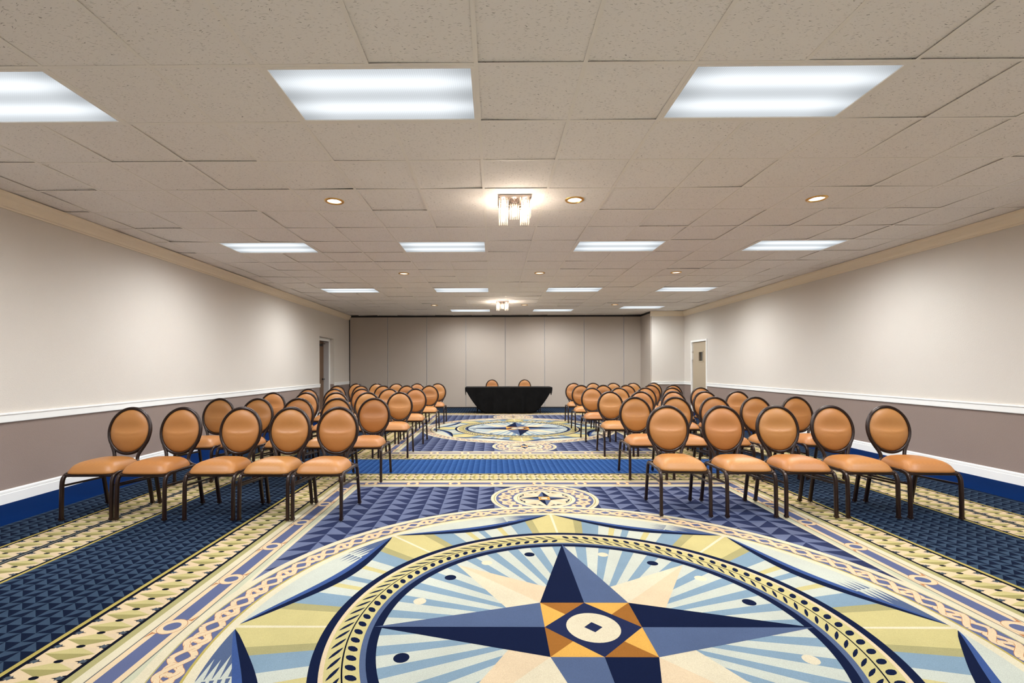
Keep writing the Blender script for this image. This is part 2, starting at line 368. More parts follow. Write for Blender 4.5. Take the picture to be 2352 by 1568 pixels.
def medallion(cx, cy, L):
    # knot ring
    annulus(cx, cy, 1.985, 2.035, 'cream', L + 5); annulus(cx, cy, 1.978, 1.985, 'olive', L + 5)
    annulus(cx, cy, 1.845, 1.978, 'chs', L + 5); annulus(cx, cy, 1.832, 1.845, 'gold', L + 5); annulus(cx, cy, 1.785, 1.832, 'cream', L + 5)
    knots(cx, cy, 1.912, 0.048, 48, L + 8, 0.0138)
    # sun-ray sectors
    seq = [(-22.5, -19.5, 'pale'), (-19.5, -18.3, 'pale'), (-18.3, -16.6, 'yel'), (-16.6, -13.4, 'pale'), (-13.4, -8.4, 'ray'), (-8.4, -6.0, 'yd'), (-6.0, -0.35, 'yel'), (-0.35, 0.35, 'cream'),
           (0.35, 6.0, 'yel'), (6.0, 8.4, 'yd'), (8.4, 13.4, 'ray'), (13.4, 16.6, 'pale'), (16.6, 18.3, 'yel'), (18.3, 20.5, 'pale'), (20.5, 22.5, 'ray')]
    for k in range(8):
        for a, b, c in seq:
            a += 45 * k; b += 45 * k
            poly([pol(cx, cy, 1.33, a), pol(cx, cy, 1.79, a), pol(cx, cy, 1.79, b), pol(cx, cy, 1.33, b)], c, L)
        # scallop crescent from star direction k to k+1
        N = 24; A0 = 45 * k + 0.6; A1 = 45 * (k + 1) - 0.6
        ra = [1.788 - 0.285 * sin(pi * i / N) ** 0.85 if 0 < i < N else 1.788 for i in range(N + 1)]
        an = [A0 + (A1 - A0) * i / N for i in range(N + 1)]
        for i in range(N):
            poly([pol(cx, cy, ra[i], an[i]), pol(cx, cy, 1.79, an[i]), pol(cx, cy, 1.79, an[i + 1]), pol(cx, cy, ra[i + 1], an[i + 1])], 'pale', L + 1)
            if i >= N * 0.70:
                poly([pol(cx, cy, ra[i], an[i]), pol(cx, cy, 1.79, an[i]), pol(cx, cy, 1.79, an[i + 1]), pol(cx, cy, ra[i + 1], an[i + 1])], 'slate', L + 2)
            t0 = sin(pi * i / N) ** 0.6 if 0 < i < N else 0; t1 = sin(pi * (i + 1) / N) ** 0.6 if i + 1 < N else 0
            poly([pol(cx, cy, ra[i], an[i]), pol(cx, cy, min(1.79, ra[i] + 0.062 * t0), an[i]), pol(cx, cy, min(1.79, ra[i + 1] + 0.062 * t1), an[i + 1]), pol(cx, cy, ra[i + 1], an[i + 1])], 'navy', L + 4)
            poly([pol(cx, cy, min(1.79, ra[i] + 0.062 * t0), an[i]), pol(cx, cy, min(1.79, ra[i] + 0.105 * t0), an[i]), pol(cx, cy, min(1.79, ra[i + 1] + 0.105 * t1), an[i + 1]), pol(cx, cy, min(1.79, ra[i + 1] + 0.062 * t1), an[i + 1])], 'mid', L + 4)
        am = A0 + (A1 - A0) * 0.70
        for j in range(4):   # streaks where the pale tip meets the slate end
            r = 1.768 - j * 0.031
            poly([pol(cx, cy, r - 0.0155, am - 0.02), pol(cx, cy, r - 0.004, am + 5.2 - 0.7 * (j % 2) + 0.4 * j), pol(cx, cy, r + 0.0155, am - 0.02)], 'pale', L + 3)
            poly([pol(cx, cy, r - 0.028, am + 0.02), pol(cx, cy, r - 0.020, am - 3.5 - 0.6 * (j % 2)), pol(cx, cy, r - 0.010, am + 0.02)], 'slate', L + 3.5)
    # laurel ring
    annulus(cx, cy, 1.294, 1.338, 'navy', L + 5); annulus(cx, cy, 1.274, 1.294, 'tan', L + 5); annulus(cx, cy, 1.127, 1.274, 'yel', L + 5)
    annulus(cx, cy, 1.100, 1.127, 'slate', L + 5); annulus(cx, cy, 1.056, 1.100, 'navy', L + 5); annulus(cx, cy, 1.196, 1.203, 'ink', L + 6)
    n = 104
    for k in range(n):
        d0 = 360 * (k + 0.5) / n; right = d0 < 180; dr = -1.0
        sg = 1 if right else -1          # leaves sweep away from the north tip
        def leaf(ri, ro, a0, a1, w, fat):
            m = 0.5 * (ri + ro); am = d0 + sg * 0.5 * (a0 + a1)
            p0 = pol(cx, cy, ri, d0 + sg * a0); p1 = pol(cx, cy, ro, d0 + sg * a1); dx, dy = p1[0] - p0[0], p1[1] - p0[1]; l = sqrt(dx * dx + dy * dy)
            nx, ny = -dy / l, dx / l; out_ = []
            for s_, t in ((1, 0.0), (1, 0.15), (1, 0.4), (1, 0.7), (1, 0.9), (1, 1.0), (-1, 0.85), (-1, 0.6), (-1, 0.3), (-1, 0.1)):
                ww = w * (sin(pi * t) ** (0.55 if fat else 0.8) if 0 < t < 1 else 0) * s_
                out_.append((p0[0] + dx * t + nx * ww, p0[1] + dy * t + ny * ww))
            poly(out_, 'navy', L + 6)
        if right: leaf(1.262, 1.215, -0.5, 1.5, 0.017, True); leaf(1.188, 1.135, -0.2, 3.6, 0.0085, False)
        else: leaf(1.208, 1.264, -0.4, 3.4, 0.0095, False); leaf(1.186, 1.142, -0.6, 1.6, 0.017, True)
    # inner disc rays
    n = 40
    for k in range(n):
        for c, a, b in (('pale', 0, 0.54), ('ray', 0.54, 1)):
            a0 = (k + a) * 360 / n; a1 = (k + b) * 360 / n
            poly([(cx, cy), pol(cx, cy, 1.058, a0), pol(cx, cy, 1.058, a1)], c, L)
    for q in range(4):
        for a, c in ((15.8, 'dot'), (35.8, 'navy'), (54.8, 'dot'), (74.6, 'navy')):
            p = pol(cx, cy, 0.945, a + 90 * q); disc(p[0], p[1], 0.036, c, L + 1, 20)
    # eight-pointed star
    s = 0.243
    for q in range(4):
        d = 90 * q
        def R(x, y): a = radians(d); return (cx + x * cos(a) + y * sin(a), cy - x * sin(a) + y * cos(a))
        poly([R(0.74, 0.74), R(0.43, 0.188), R(s, s)], 'tan', L + 2); poly([R(0.74, 0.74), R(s, s), R(0.188, 0.43)], 'dot', L + 2)
        poly([R(0, 1.095), R(0, s), R(-s, s)], 'navy', L + 6); poly([R(0, 1.095), R(s, s), R(0, s)], 'slate', L + 6)
        m = (s / 2, s / 2)
        poly([R(-s, s), R(0, s), R(-s / 2, s / 2)], 'rust', L + 3); poly([R(0, s), R(s, s), R(s / 2, s / 2)], 'amber', L + 3)
        poly([R(0, s), R(s, 0), R(0, 0)], 'nv2', L + 3)
    disc(cx, cy, 0.134, 'dot', L + 4, 40); poly([pol(cx, cy, 0.046, a) for a in (0, 90, 180, 270)], 'nv2', L + 5)
def small_medallion(cx, cy, L):
    disc(cx, cy, 0.530, 'cream', L); annulus(cx, cy, 0.492, 0.502, 'olive', L + 1, 72); disc(cx, cy, 0.478, 'chs', L + 1)
    knots(cx, cy, 0.390, 0.056, 11, L + 7, 0.0145)
    disc(cx, cy, 0.306, 'cream', L + 2, 64); annulus(cx, cy, 0.262, 0.270, 'olive', L + 3, 60); disc(cx, cy, 0.250, 'navy', L + 3, 64)
    for k in range(8):
        d = 45 * k
        poly([(cx, cy), pol(cx, cy, 0.212, d - 22.5), pol(cx, cy, 0.249, d - 7), pol(cx, cy, 0.249, d)], 'tan', L + 4)
        poly([(cx, cy), pol(cx, cy, 0.249, d), pol(cx, cy, 0.249, d + 7), pol(cx, cy, 0.212, d + 22.5)], 'dot', L + 4)
        p = pol(cx, cy, 0.228, d + 22.5); disc(p[0], p[1], 0.014, 'cream', L + 5, 12)
    for q in range(4):
        poly([pol(cx, cy, 0.248, 90 * q), (cx, cy), pol(cx, cy, 0.085, 90 * q - 45)], 'slate', L + 5)
        poly([pol(cx, cy, 0.248, 90 * q), pol(cx, cy, 0.085, 90 * q + 45), (cx, cy)], 'navy', L + 5)
    poly([pol(cx, cy, 0.078, 45 + 90 * q) for q in range(4)], 'amber', L + 6); disc(cx, cy, 0.042, 'rust', L + 7, 24); disc(cx, cy, 0.034, 'cream', L + 8, 24)

FY0, FY1 = YN, YB + 0.06
rect(XL - 0.6, XR + 0.2, FY0, FY1, 'plain', 0)
for sg in (-1, 1):
    for a, b in ((2.60, 3.48), (4.10, 4.56)):
        x0, x1 = sorted((CX0 + sg * a, CX0 + sg * b)); rect(x0, x1, FY0, FY1, 'sl', 1); tris(x0, x1, FY0, FY1, 0.0755, 0.0735, 'sd', 2, False)
    # double green border
    def XX(a, b): return sorted((CX0 + sg * a, CX0 + sg * b))
    for a, b, c in ((3.48, 3.502, 'gold'), (3.502, 3.522, 'ink'), (3.764, 3.780, 'ink'), (3.780, 3.802, 'grey'), (3.802, 3.818, 'ink'), (4.060, 4.080, 'ink'), (4.080, 4.102, 'gold')):
        x0, x1 = XX(a, b); rect(x0, x1, FY0, FY1, c, 3)
    x0, x1 = XX(3.522, 3.764); band(x0, x1, FY0, FY1, 'y', 3)
    x0, x1 = XX(3.818, 4.060); band(x0, x1, FY0, FY1, 'y', 3)
# strips between the framed panels; sheen is painted into the middle one as brighter blue
HY = 2.60 + 0.795
ys = [FY0, YC[0] - HY, YC[0] + HY, YC[1] - HY, YC[1] + HY, FY1]
for a, b, cl, cd in ((ys[0], ys[1], 'sl', 'sd'), (ys[2], ys[3], 'bl', 'bd'), (ys[4], ys[5], 'sl', 'sd')):
    rect(CX0 - 2.6, CX0 + 2.6, a, b, cl, 1); tris(CX0 - 2.6, CX0 + 2.6, a, b, 0.0765, 0.0775, cd, 2, False)
for cy in YC:
    rect(CX0 - 1.975, CX0 + 1.975, cy - 2.77, cy + 2.77, 'fl', 1); tris(CX0 - 1.975, CX0 + 1.975, cy - 2.77, cy + 2.77, 0.1646, 0.1640, 'fd', 2, False)
    for ho, hi, c in ((2.60, 2.575, 'gold'), (2.575, 2.552, 'ink'), (2.305, 2.285, 'ink'), (2.285, 2.245, 'olive'), (2.245, 2.195, 'cream'), (2.195, 2.188, 'grey'),
                      (2.188, 2.155, 'peach'), (2.155, 2.075, 'chs'), (2.075, 2.042, 'peach'), (2.042, 2.035, 'grey'), (2.035, 2.0, 'pstripe'), (2.0, 1.975, 'cream')):
        hframe(CX0, cy, ho, hi, c, 3)
    e = 0.795
    for sg in (-1, 1):
        x0, x1 = sorted((CX0 + sg * 2.305, CX0 + sg * 2.552)); band(x0, x1, cy - 2.305 - e, cy + 2.305 + e, 'y', 3)
        y0, y1 = sorted((cy + sg * (2.305 + e), cy + sg * (2.552 + e))); band(CX0 - 2.552, CX0 + 2.552, y0, y1, 'x', 3)
    chain(CX0, cy, 4)
    for sg in (-1, 1): small_medallion(CX0, cy + sg * 2.31, 5)
    medallion(CX0, cy, 10)
me = bpy.data.meshes.new('floor'); me.from_pydata(FL_V, [], FL_F); me.materials.append(M_CARPET)
ca = me.color_attributes.new('yarn', 'FLOAT_COLOR', 'CORNER'); buf = []
for f, c in zip(FL_F, FL_C): buf.extend(list(c) * len(f))
ca.data.foreach_set('color', buf); me.update()
# turn every face upwards
import bmesh
bm = bmesh.new(); bm.from_mesh(me)
for f in bm.faces:
    f.normal_update()
    if f.normal.z < 0: f.normal_flip()
bm.to_mesh(me); bm.free()
floor = bpy.data.objects.new('floor', me); COL.objects.link(floor); struct(floor)
slab = MB().box(XL - 0.6, XR + 0.2, FY0, FY1, -0.12, -0.0005).build('subfloor', M_PLENUM, floor)

# ------------------------------------------------------------------ ceiling: lay-in tiles on a metal grid
TROF = []      # (column, row) of the left-hand tile of each 2x1 light
for r, cs in ((-6, (-6, -2, 2, 6)), (0, (-6, -2, 2, 6)), (6, (-6, -2, 2, 6)), (12, (-6, -2, 2, 6)), (18, (-2, 2)), (17, (6,))):  # row behind the camera is unseen, added to light the foreground
    for c in cs: TROF.append((c, r))
hole = set()
for c, r in TROF: hole.add((c, r)); hole.add((c + 1, r))
CANS = [(-2.5, 3.5), (1.5, 3.5), (5.5, 3.5), (-2.5, 9.5), (1.5, 9.5), (5.5, 9.5), (-2.5, 16.5), (1.5, 16.5), (5.5, 16.5)]
cans_t = {(math.floor(a), math.floor(b)) for a, b in CANS}
rnd = random.Random(3); cm = MB()
r0, r1 = math.floor(YN / T), math.ceil(YB / T); c0, c1 = math.floor(XL / T), math.ceil(XR / T)
for r in range(r0, r1):
    for c in range(c0, c1):
        if (c, r) in hole: continue
        x0, x1 = max(c * T, XL) + 0.004, min((c + 1) * T, XR) - 0.004; y0, y1 = max(r * T, YN) + 0.004, min((r + 1) * T, YB) - 0.004
        if x1 - x0 < 0.02 or y1 - y0 < 0.02: continue
        edge = c * T < XL + 0.7
        h = [0.0012 + (rnd.uniform(0.003, 0.010 if not edge else 0.018) if rnd.random() < (0.40 if not edge else 0.6) else 0) for _ in range(4)]
        if (c, r) in cans_t:
            h = [0.0012] * 4
            # tile with a round cut-out for the recessed lamp
            cx, cy = (c + 0.5) * T, (r + 0.5) * T; n = 32; zz = ZC + 0.0012; vs = []
            for k in range(n):
                a = 2 * pi * k / n; s_ = max(abs(cos(a)), abs(sin(a)))
                vs.append((cx + 0.075 * cos(a), cy + 0.075 * sin(a), zz)); vs.append((cx + (x1 - x0) / 2 * cos(a) / s_, cy + (y1 - y0) / 2 * sin(a) / s_, zz))
            cm.add(vs, [(2 * k, 2 * k + 1, (2 * k + 3) % (2 * n), (2 * k + 2) % (2 * n)) for k in range(n)], 0); continue
        P = [(x0, y0), (x1, y0), (x1, y1), (x0, y1)]; v = [(p[0], p[1], ZC + q) for p, q in zip(P, h)]
        cm.add(v + [(p[0], p[1], p[2] + 0.016) for p in v], [(0, 3, 2, 1), (4, 5, 6, 7), (0, 1, 5, 4), (1, 2, 6, 5), (2, 3, 7, 6), (3, 0, 4, 7)], 0)
cm.box(XL - 0.3, XR + 0.3, YN - 0.1, YB + 0.4, ZC + 0.34, ZC + 0.40, 1)
cm.box(XL - 0.3, XL - 0.2, YN, YB, ZC + 0.05, ZC + 0.34, 1); cm.box(XR + 0.2, XR + 0.3, YN, YB, ZC + 0.05, ZC + 0.34, 1)
ceil = struct(cm.build('ceiling', [M_TILE, M_PLENUM]))
gm = MB(); hw = 0.012
for c in range(c0 + 1, c1):
    rows = range(r0, r1); seg = None
    for r in list(rows) + [None]:
        inside = r is not None and ((c, r) in hole and (c - 1, r) in hole and (c - 1, r) in {(a, b) for a, b in TROF})
        if r is not None and not inside:
            if seg is None: seg = r
        elif seg is not None:
            e_ = r if r is not None else r1
            gm.box(c * T - hw, c * T + hw, max(seg * T, YN), min(e_ * T, YB), ZC - 0.0016, ZC + 0.0008); seg = None
for r in range(r0 + 1, r1): gm.box(XL, XR, r * T - hw, r * T + hw, ZC - 0.0014, ZC + 0.0006)
gm.box(XL, XL + 0.02, YN, YB, ZC - 0.001, ZC + 0.0006); gm.box(XR - 0.02, XR, YN, YB, ZC - 0.001, ZC + 0.0006)
gm.build('grid', M_TBAR, ceil)

ROWN = {-6: 'added out of view behind the camera', 0: 'in the nearest row', 6: 'in the second row', 12: 'in the third row', 17: 'in the farthest row', 18: 'in the farthest row'}
def make_troffer():
    r = empty('ceiling_light')
    fr = MB(); a, b = T - 0.012, T / 2 - 0.012; t = 0.020
    fr.box(-a, a, -b, -b + t, -0.004, 0.012).box(-a, a, b - t, b, -0.004, 0.012).box(-a, -a + t, -b + t, b - t, -0.004, 0.012).box(a - t, a, -b + t, b - t, -0.004, 0.012)
    fr.build('frame', M_TBAR, r, bevel=0.001)
    ho = MB(); ho.box(-a, a, -b, b, 0.10, 0.11).box(-a, -a + 0.002, -b, b, 0.012, 0.10).box(a - 0.002, a, -b, b, 0.012, 0.10).box(-a, a, -b, -b + 0.002, 0.012, 0.10).box(-a, a, b - 0.002, b, 0.012, 0.10)
    ho.build('housing', M_TBAR, r)
    MB().box(-a + t, a - t, -b + t, b - t, 0.003, 0.006).build('diffuser', M_DIFF, r)
    return r
tro = make_troffer(); first = True
for (c, r) in TROF:
    o = tro if first else copy_tree(tro); first = False
    o.location = ((c + 1) * T, (r + 0.5) * T, ZC)
    pos = {-6: 'far left', -2: 'left of centre', 2: 'right of centre', 6: 'far right'}[c]
    lab = f'rectangular fluorescent ceiling light {ROWN[r]}, {pos}'
    if r >= 17: lab = f'rectangular fluorescent ceiling light by the partition, {"left of the far chandelier" if c == -2 else "just right of the far chandelier" if c == 2 else "near the right wall return"}'
    if (c, r) == (-6, 0): lab = 'rectangular fluorescent ceiling light nearest the camera, cut by the left frame edge'
    if (c, r) == (6, 0): lab = 'fluorescent ceiling light at the upper right frame edge, only a corner showing'
    tag(o, lab, 'ceiling light', 'fluorescent ceiling lights')
    for ly in (-0.13, 0.13):
        for lx in (-0.32, 0.32):
            ld = bpy.data.lights.new('tube_light', 'SPOT'); ld.energy = TUBE_POWER * (0.55 if r >= 17 else 1.0); ld.color = (0.93, 0.97, 1.0); ld.spot_size = radians(177); ld.spot_blend = 1.0; ld.shadow_soft_size = 0.05
            lo = bpy.data.objects.new('tube_light', ld); COL.objects.link(lo); lo.parent = o; lo.location = (lx, ly, 0.001)

def make_can():
    r = empty('recessed_light')
    MB().lathe([(0.070, -0.001), (0.073, -0.008), (0.080, -0.010), (0.088, -0.008), (0.095, -0.004), (0.097, 0.0015), (0.070, 0.0015)], n=40, cap=False).build('trim_ring', M_BRASS, r, smooth=50)
    MB().lathe([(0.070, 0.000), (0.069, 0.004), (0.066, 0.02), (0.062, 0.055), (0.074, 0.058), (0.074, 0.0015)], n=32, cap=False).build('baffle', M_BAFFLE, r, smooth=50)
    MB().lathe([(0.0, 0.010), (0.03, 0.012), (0.052, 0.020), (0.060, 0.034), (0.0, 0.055)], n=28, cap=False).build('lamp', M_LAMP, r, smooth=60)
    return r
can = make_can(); first = True
for k, (a, b) in enumerate(CANS):
    o = can if first else copy_tree(can); first = False
    o.location = (a * T, b * T, ZC)
    where = {3.5: 'in the near row', 9.5: 'in the middle row', 16.5: 'in the far row'}[b]
    side = {-2.5: 'leftmost', 1.5: 'just right of the chandelier line', 5.5: 'rightmost'}[a]
    tag(o, f'round recessed downlight with brass trim, {where}, {side}', 'downlight', 'brass recessed downlights')
    ld = bpy.data.lights.new('can_light', 'SPOT'); ld.energy = CAN_POWER; ld.color = (1, 0.80, 0.58); ld.spot_size = radians(110); ld.spot_blend = 0.8; ld.shadow_soft_size = 0.045
    lo = bpy.data.objects.new('can_light', ld); COL.objects.link(lo); lo.parent = o; lo.location = (0, 0, -0.004)

def make_chandelier():
    r = empty('chandelier'); s = 0.16
    MB().box(-s, s, -s, s, -0.022, -0.001).build('base_plate', M_CHROME, r, bevel=0.003)
    ar = MB()
    for (x, y) in ((-.1, -.1), (.1, -.1), (-.1, .1), (.1, .1)):
        ar.sweep(bez((0, 0, -0.03), (x * .3, y * .3, -0.075), (x, y, -0.09), (x, y, -0.045), 8), [(0.005 * cos(a), 0.005 * sin(a)) for a in [k * pi / 4 for k in range(8)]])
    ar.lathe([(0.03, -0.022), (0.028, -0.035), (0.012, -0.05), (0.010, -0.085), (0.018, -0.092), (0.012, -0.10), (0.002, -0.104)], n=16)
    ar.build('arm', M_CHROME, r, smooth=40)
    tops = [(-0.11, -0.11, 0.2), (0.11, -0.11, 0.2), (-0.11, 0.11, 0.2), (0.11, 0.11, 0.2), (0, 0, 0.175)]
    for (x, y, ln) in tops:
        cl = MB(); cn = MB(); h = 0.040
        for i in range(5):
            for j in range(5):
                if 0 < i < 4 and 0 < j < 4: continue
                px, py = x + (i - 2) / 2 * h, y + (j - 2) / 2 * h
                cl.lathe([(0.0015, -0.045), (0.0060, -0.05), (0.0060, -ln + 0.014), (0.003, -ln + 0.010), (0.0065, -ln + 0.004), (0.006, -ln - 0.003), (0.001, -ln - 0.009)], c=(px, py, 0), n=8)
        o = cl.build('crystal_shade', M_CRYSTAL, r, smooth=50)
        cn.box(x - h - .004, x + h + .004, y - h - .004, y - h + .002, -0.048, -0.042).box(x - h - .004, x + h + .004, y + h - .002, y + h + .004, -0.048, -0.042)
        cn.box(x - h - .004, x - h + .002, y - h, y + h, -0.048, -0.042).box(x + h - .002, x + h + .004, y - h, y + h, -0.048, -0.042)
        cn.box(x - h, x + h, y - .003, y + .003, -0.048, -0.042).box(x - 0.004, x + 0.004, y - 0.004, y + 0.004, -0.05, -0.02)
        cn.build('shade_frame', M_CHROME, o)
        MB().lathe([(0.006, -0.05), (0.009, -0.06), (0.013, -0.075), (0.013, -0.15), (0.008, -0.165), (0.001, -0.17)], c=(x, y, 0), n=14).build('bulb', M_BULB, o, smooth=60)
    return r
ch = make_chandelier()
for k, (a, b, lab) in enumerate(((0.5, 3.5, 'square crystal chandelier flush on the near ceiling, glowing'), (0.5, 15.5, 'small glowing crystal chandelier far off near the partition'))):
    o = ch if k == 0 else copy_tree(ch)
    o.location = (a * T, b * T, ZC - 0.001); tag(o, lab, 'chandelier', 'crystal chandeliers')
    for (x, y) in ((-.11, -.11), (.11, -.11), (-.11, .11), (.11, .11)):
        ld = bpy.data.lights.new('bulb_light', 'POINT'); ld.energy = CHAND_POWER; ld.color = (1, 0.86, 0.73); ld.shadow_soft_size = 0.012
        lo = bpy.data.objects.new('bulb_light', ld); COL.objects.link(lo); lo.parent = o; lo.location = (x, y, -0.185)

# ------------------------------------------------------------------ walls, trim, doors
ZW = ZC + 0.05
ya = world(734, x=XL).y; yb = world(767, x=XL).y             # recess of the left door
z_open = world(750, 775, x=XL).z
wl = MB(); TH = 0.62
wl.box(XL - TH, XL, YN, ya, -0.01, ZW).box(XL - TH, XL, yb, YB + 0.2, -0.01, ZW).box(XL - TH, XL, ya, yb, z_open, ZW)
struct(wl.build('wall_left', M_WALL))
# door 1: casing 0.12 back, reveal, leaf 0.3 back
xc = XL - 0.11; xd = world(742, D=yb - 0.088 - CAMY).x
d1 = struct(empty('door_1', (xd, (ya + yb) / 2, 0)))
def local(o, ob): ob.parent = o; ob.matrix_parent_inverse = Matrix.Translation(-Vector(o.location)); return ob
fr = MB(); cw = 0.085
fr.box(xc - 0.02, xc, yb - cw, yb, 0, z_open - 0.002).box(xc - 0.02, xc, ya, ya + cw, 0, z_open - 0.002).box(xc - 0.02, xc, ya + cw, yb - cw, z_open - cw, z_open - 0.002)
local(d1, fr.build('door_frame', M_WHITE, bevel=0.002))
jb = MB(); q = cw
jb.box(xd - 0.02, xc - 0.02, yb - q - 0.0, yb, 0, z_open - q).box(xd - 0.02, xc - 0.02, ya, ya + q, 0, z_open - q).box(xd - 0.02, xc - 0.02, ya, yb, z_open - q, z_open - 0.002)
local(d1, jb.build('jamb', M_JAMB))
leaf = local(d1, MB().box(xd - 0.045, xd, ya + q + .003, yb - q - .003, 0.008, z_open - q - .003).build('door_leaf', M_DOORL))
cl = MB().box(xd + 0.001, xd + 0.06, yb - q - 0.50, yb - q - 0.22, z_open - q - 0.15, z_open - q - 0.085).box(xd + 0.02, xd + 0.13, yb - q - 0.24, yb - q - 0.21, z_open - q - 0.08, z_open - q - 0.065)
local(d1, cl.build('door_closer', M_BLKMETAL, bevel=0.004))
hd = MB().lathe([(0.03, 0), (0.03, 0.01), (0.012, 0.012), (0.012, 0.05)], n=16)
hd.v = [(xd + 0.001 + z, yb - q - 0.09 + x, 0.98 + y) for x, y, z in hd.v]
hd.box(xd + 0.045, xd + 0.065, yb - q - 0.21, yb - q - 0.075, 0.968, 0.992)
local(d1, hd.build('handle', M_BLKMETAL, bevel=0.002))

# right wall with door 2 flush in a white frame
d2a = world(1624.5, x=XR).y; d2b = world(1588, x=XR).y; z2 = world(1605, 780, x=XR).z
fw = 0.052
wr = MB(); wr.box(XR, XR + 0.2, YN, d2a + 0.01, -0.01, ZW).box(XR, XR + 0.2, d2b - 0.01, YB + 0.2, -0.01, ZW).box(XR, XR + 0.2, d2a + 0.01, d2b - 0.01, z2 - 0.01, ZW)
struct(wr.build('wall_right', M_WALL))
d2 = struct(empty('door_2', (XR, (d2a + d2b) / 2, 0)))
fr = MB().box(XR - 0.018, XR + 0.06, d2a, d2a + fw, 0, z2).box(XR - 0.018, XR + 0.06, d2b - fw, d2b, 0, z2).box(XR - 0.018, XR + 0.06, d2a + fw, d2b - fw, z2 - fw, z2)
local(d2, fr.build('door_frame', M_WHITE, bevel=0.002))
vy0 = world(1613, x=XR).y; vy1 = world(1604.5, x=XR).y; vz1 = world(1608, 808, x=XR).z; vz0 = world(1608, 828.5, x=XR).z
dl = MB(); Y0, Y1, Z1 = d2a + fw + .004, d2b - fw - .004, z2 - fw - .004
dl.box(XR + 0.02, XR + 0.065, Y0, vy0, 0.008, Z1).box(XR + 0.02, XR + 0.065, vy1, Y1, 0.008, Z1).box(XR + 0.02, XR + 0.065, vy0, vy1, 0.008, vz0).box(XR + 0.02, XR + 0.065, vy0, vy1, vz1, Z1)
leaf = local(d2, dl.build('door_leaf', M_DOORR))
w_ = MB(); t = 0.028
w_.box(XR + 0.006, XR + 0.02, vy0 - t, vy0, vz0 - t, vz1 + t).box(XR + 0.006, XR + 0.02, vy1, vy1 + t, vz0 - t, vz1 + t).box(XR + 0.006, XR + 0.02, vy0, vy1, vz0 - t, vz0).box(XR + 0.006, XR + 0.02, vy0, vy1, vz1, vz1 + t)
local(d2, w_.build('window_trim', M_DOORR, bevel=0.003))
local(d2, MB().box(XR + 0.038, XR + 0.046, vy0, vy1, vz0, vz1).build('window_pane', M_DARKGLASS))
for va, vb in ((792, 807), (811, 826)):
    za, zb = world(1592, vb, x=XR).z, world(1592, va, x=XR).z
    local(d2, MB().box(XR - 0.03, XR + 0.02, d2b - fw - 0.045, d2b - fw + 0.0, za, zb).build('hinge_cover', M_WHITE, bevel=0.004))
# wall return right of the partition
xp = world(1496, D=YP - CAMY).x
wb = MB().box(xp, XR + 0.02, YP, YB + 0.2, -0.01, ZW)
struct(wb.build('wall_back_right', M_WALL))
struct(MB().box(XL - TH, XR + 0.2, YN - 0.15, YN, -0.01, ZW).build('wall_front', M_WALL))
# trims: chair rail, crown, baseboard
def prof_run(name, sec, y0, y1, x, side):
    """extrude a profile (out, z) along y on a side wall; side=+1 sticks out to +x"""
    m = MB(); n = len(sec); vs = [(x + side * o, y, z) for y in (y0, y1) for (o, z) in sec]
    m.add(vs, [(k, (k + 1) % n, n + (k + 1) % n, n + k) for k in range(n)] + [tuple(range(n)), tuple(range(2 * n - 1, n - 1, -1))])
    return m
RAIL = [(0, Z_RB), (0.016, Z_RB), (0.019, Z_RB + .006), (0.019, Z_RT - .022), (0.026, Z_RT - .016), (0.026, Z_RT - .004), (0.022, Z_RT), (0, Z_RT)]
BASEB = [(0, 0), (0.020, 0), (0.020, Z_BB * .70), (0.011, Z_BB * .72), (0.011, Z_BB * .75), (0.015, Z_BB * .77), (0.015, Z_BB - .012), (0.009, Z_BB), (0, Z_BB)]
CR = [(0, Z_CR), (0.014, Z_CR), (0.016, Z_CR + .012), (0.030, Z_CR + .022), (0.034, Z_CR + .05), (0.052, Z_CR + .085), (0.072, Z_CR + .110), (0.078, Z_CR + .122), (0.078, ZC - .003), (0, ZC - .003)]
NT = [0]
def trim(m, material=None, name=None):
    if name is None: NT[0] += 1; name = f'trim_{NT[0]}'
    return struct(m.build(name, material or M_WHITE))
for (a, b) in ((YN, ya + 0.004), (yb, YB - 0.02)): trim(prof_run('', RAIL, a, b, XL, 1))
for (a, b) in ((YN, d2a), (d2b, YP)): trim(prof_run('', RAIL, a, b, XR, -1))
trim(prof_run('', CR, YN, YB - 0.01, XL, 1), M_CROWN); trim(prof_run('', CR, YN, YP, XR, -1), M_CROWN)
m = MB()
for (a, b) in ((YN, ya), (yb, YB - 0.02)):
    q = prof_run('', BASEB, a, b, XL, 1); m.add(q.v, q.f)
trim(m, name='baseboard_left')
m = MB()
for (a, b) in ((YN, d2a), (d2b, YP)):
    q = prof_run('', BASEB, a, b, XR, -1); m.add(q.v, q.f)
trim(m, name='baseboard_right')
def prof_x(sec, x0, x1, y):
    m = MB(); n = len(sec); vs = [(x, y - o, z) for x in (x0, x1) for (o, z) in sec]
    m.add(vs, [(k, (k + 1) % n, n + (k + 1) % n, n + k) for k in range(n)] + [tuple(range(n)), tuple(range(2 * n - 1, n - 1, -1))]); return m
trim(prof_x(CR, xp - 0.045, XR, YP), M_CROWN); trim(prof_x(RAIL, xp - 0.015, XR, YP)); trim(prof_x(BASEB, xp, XR, YP), name='baseboard_back')
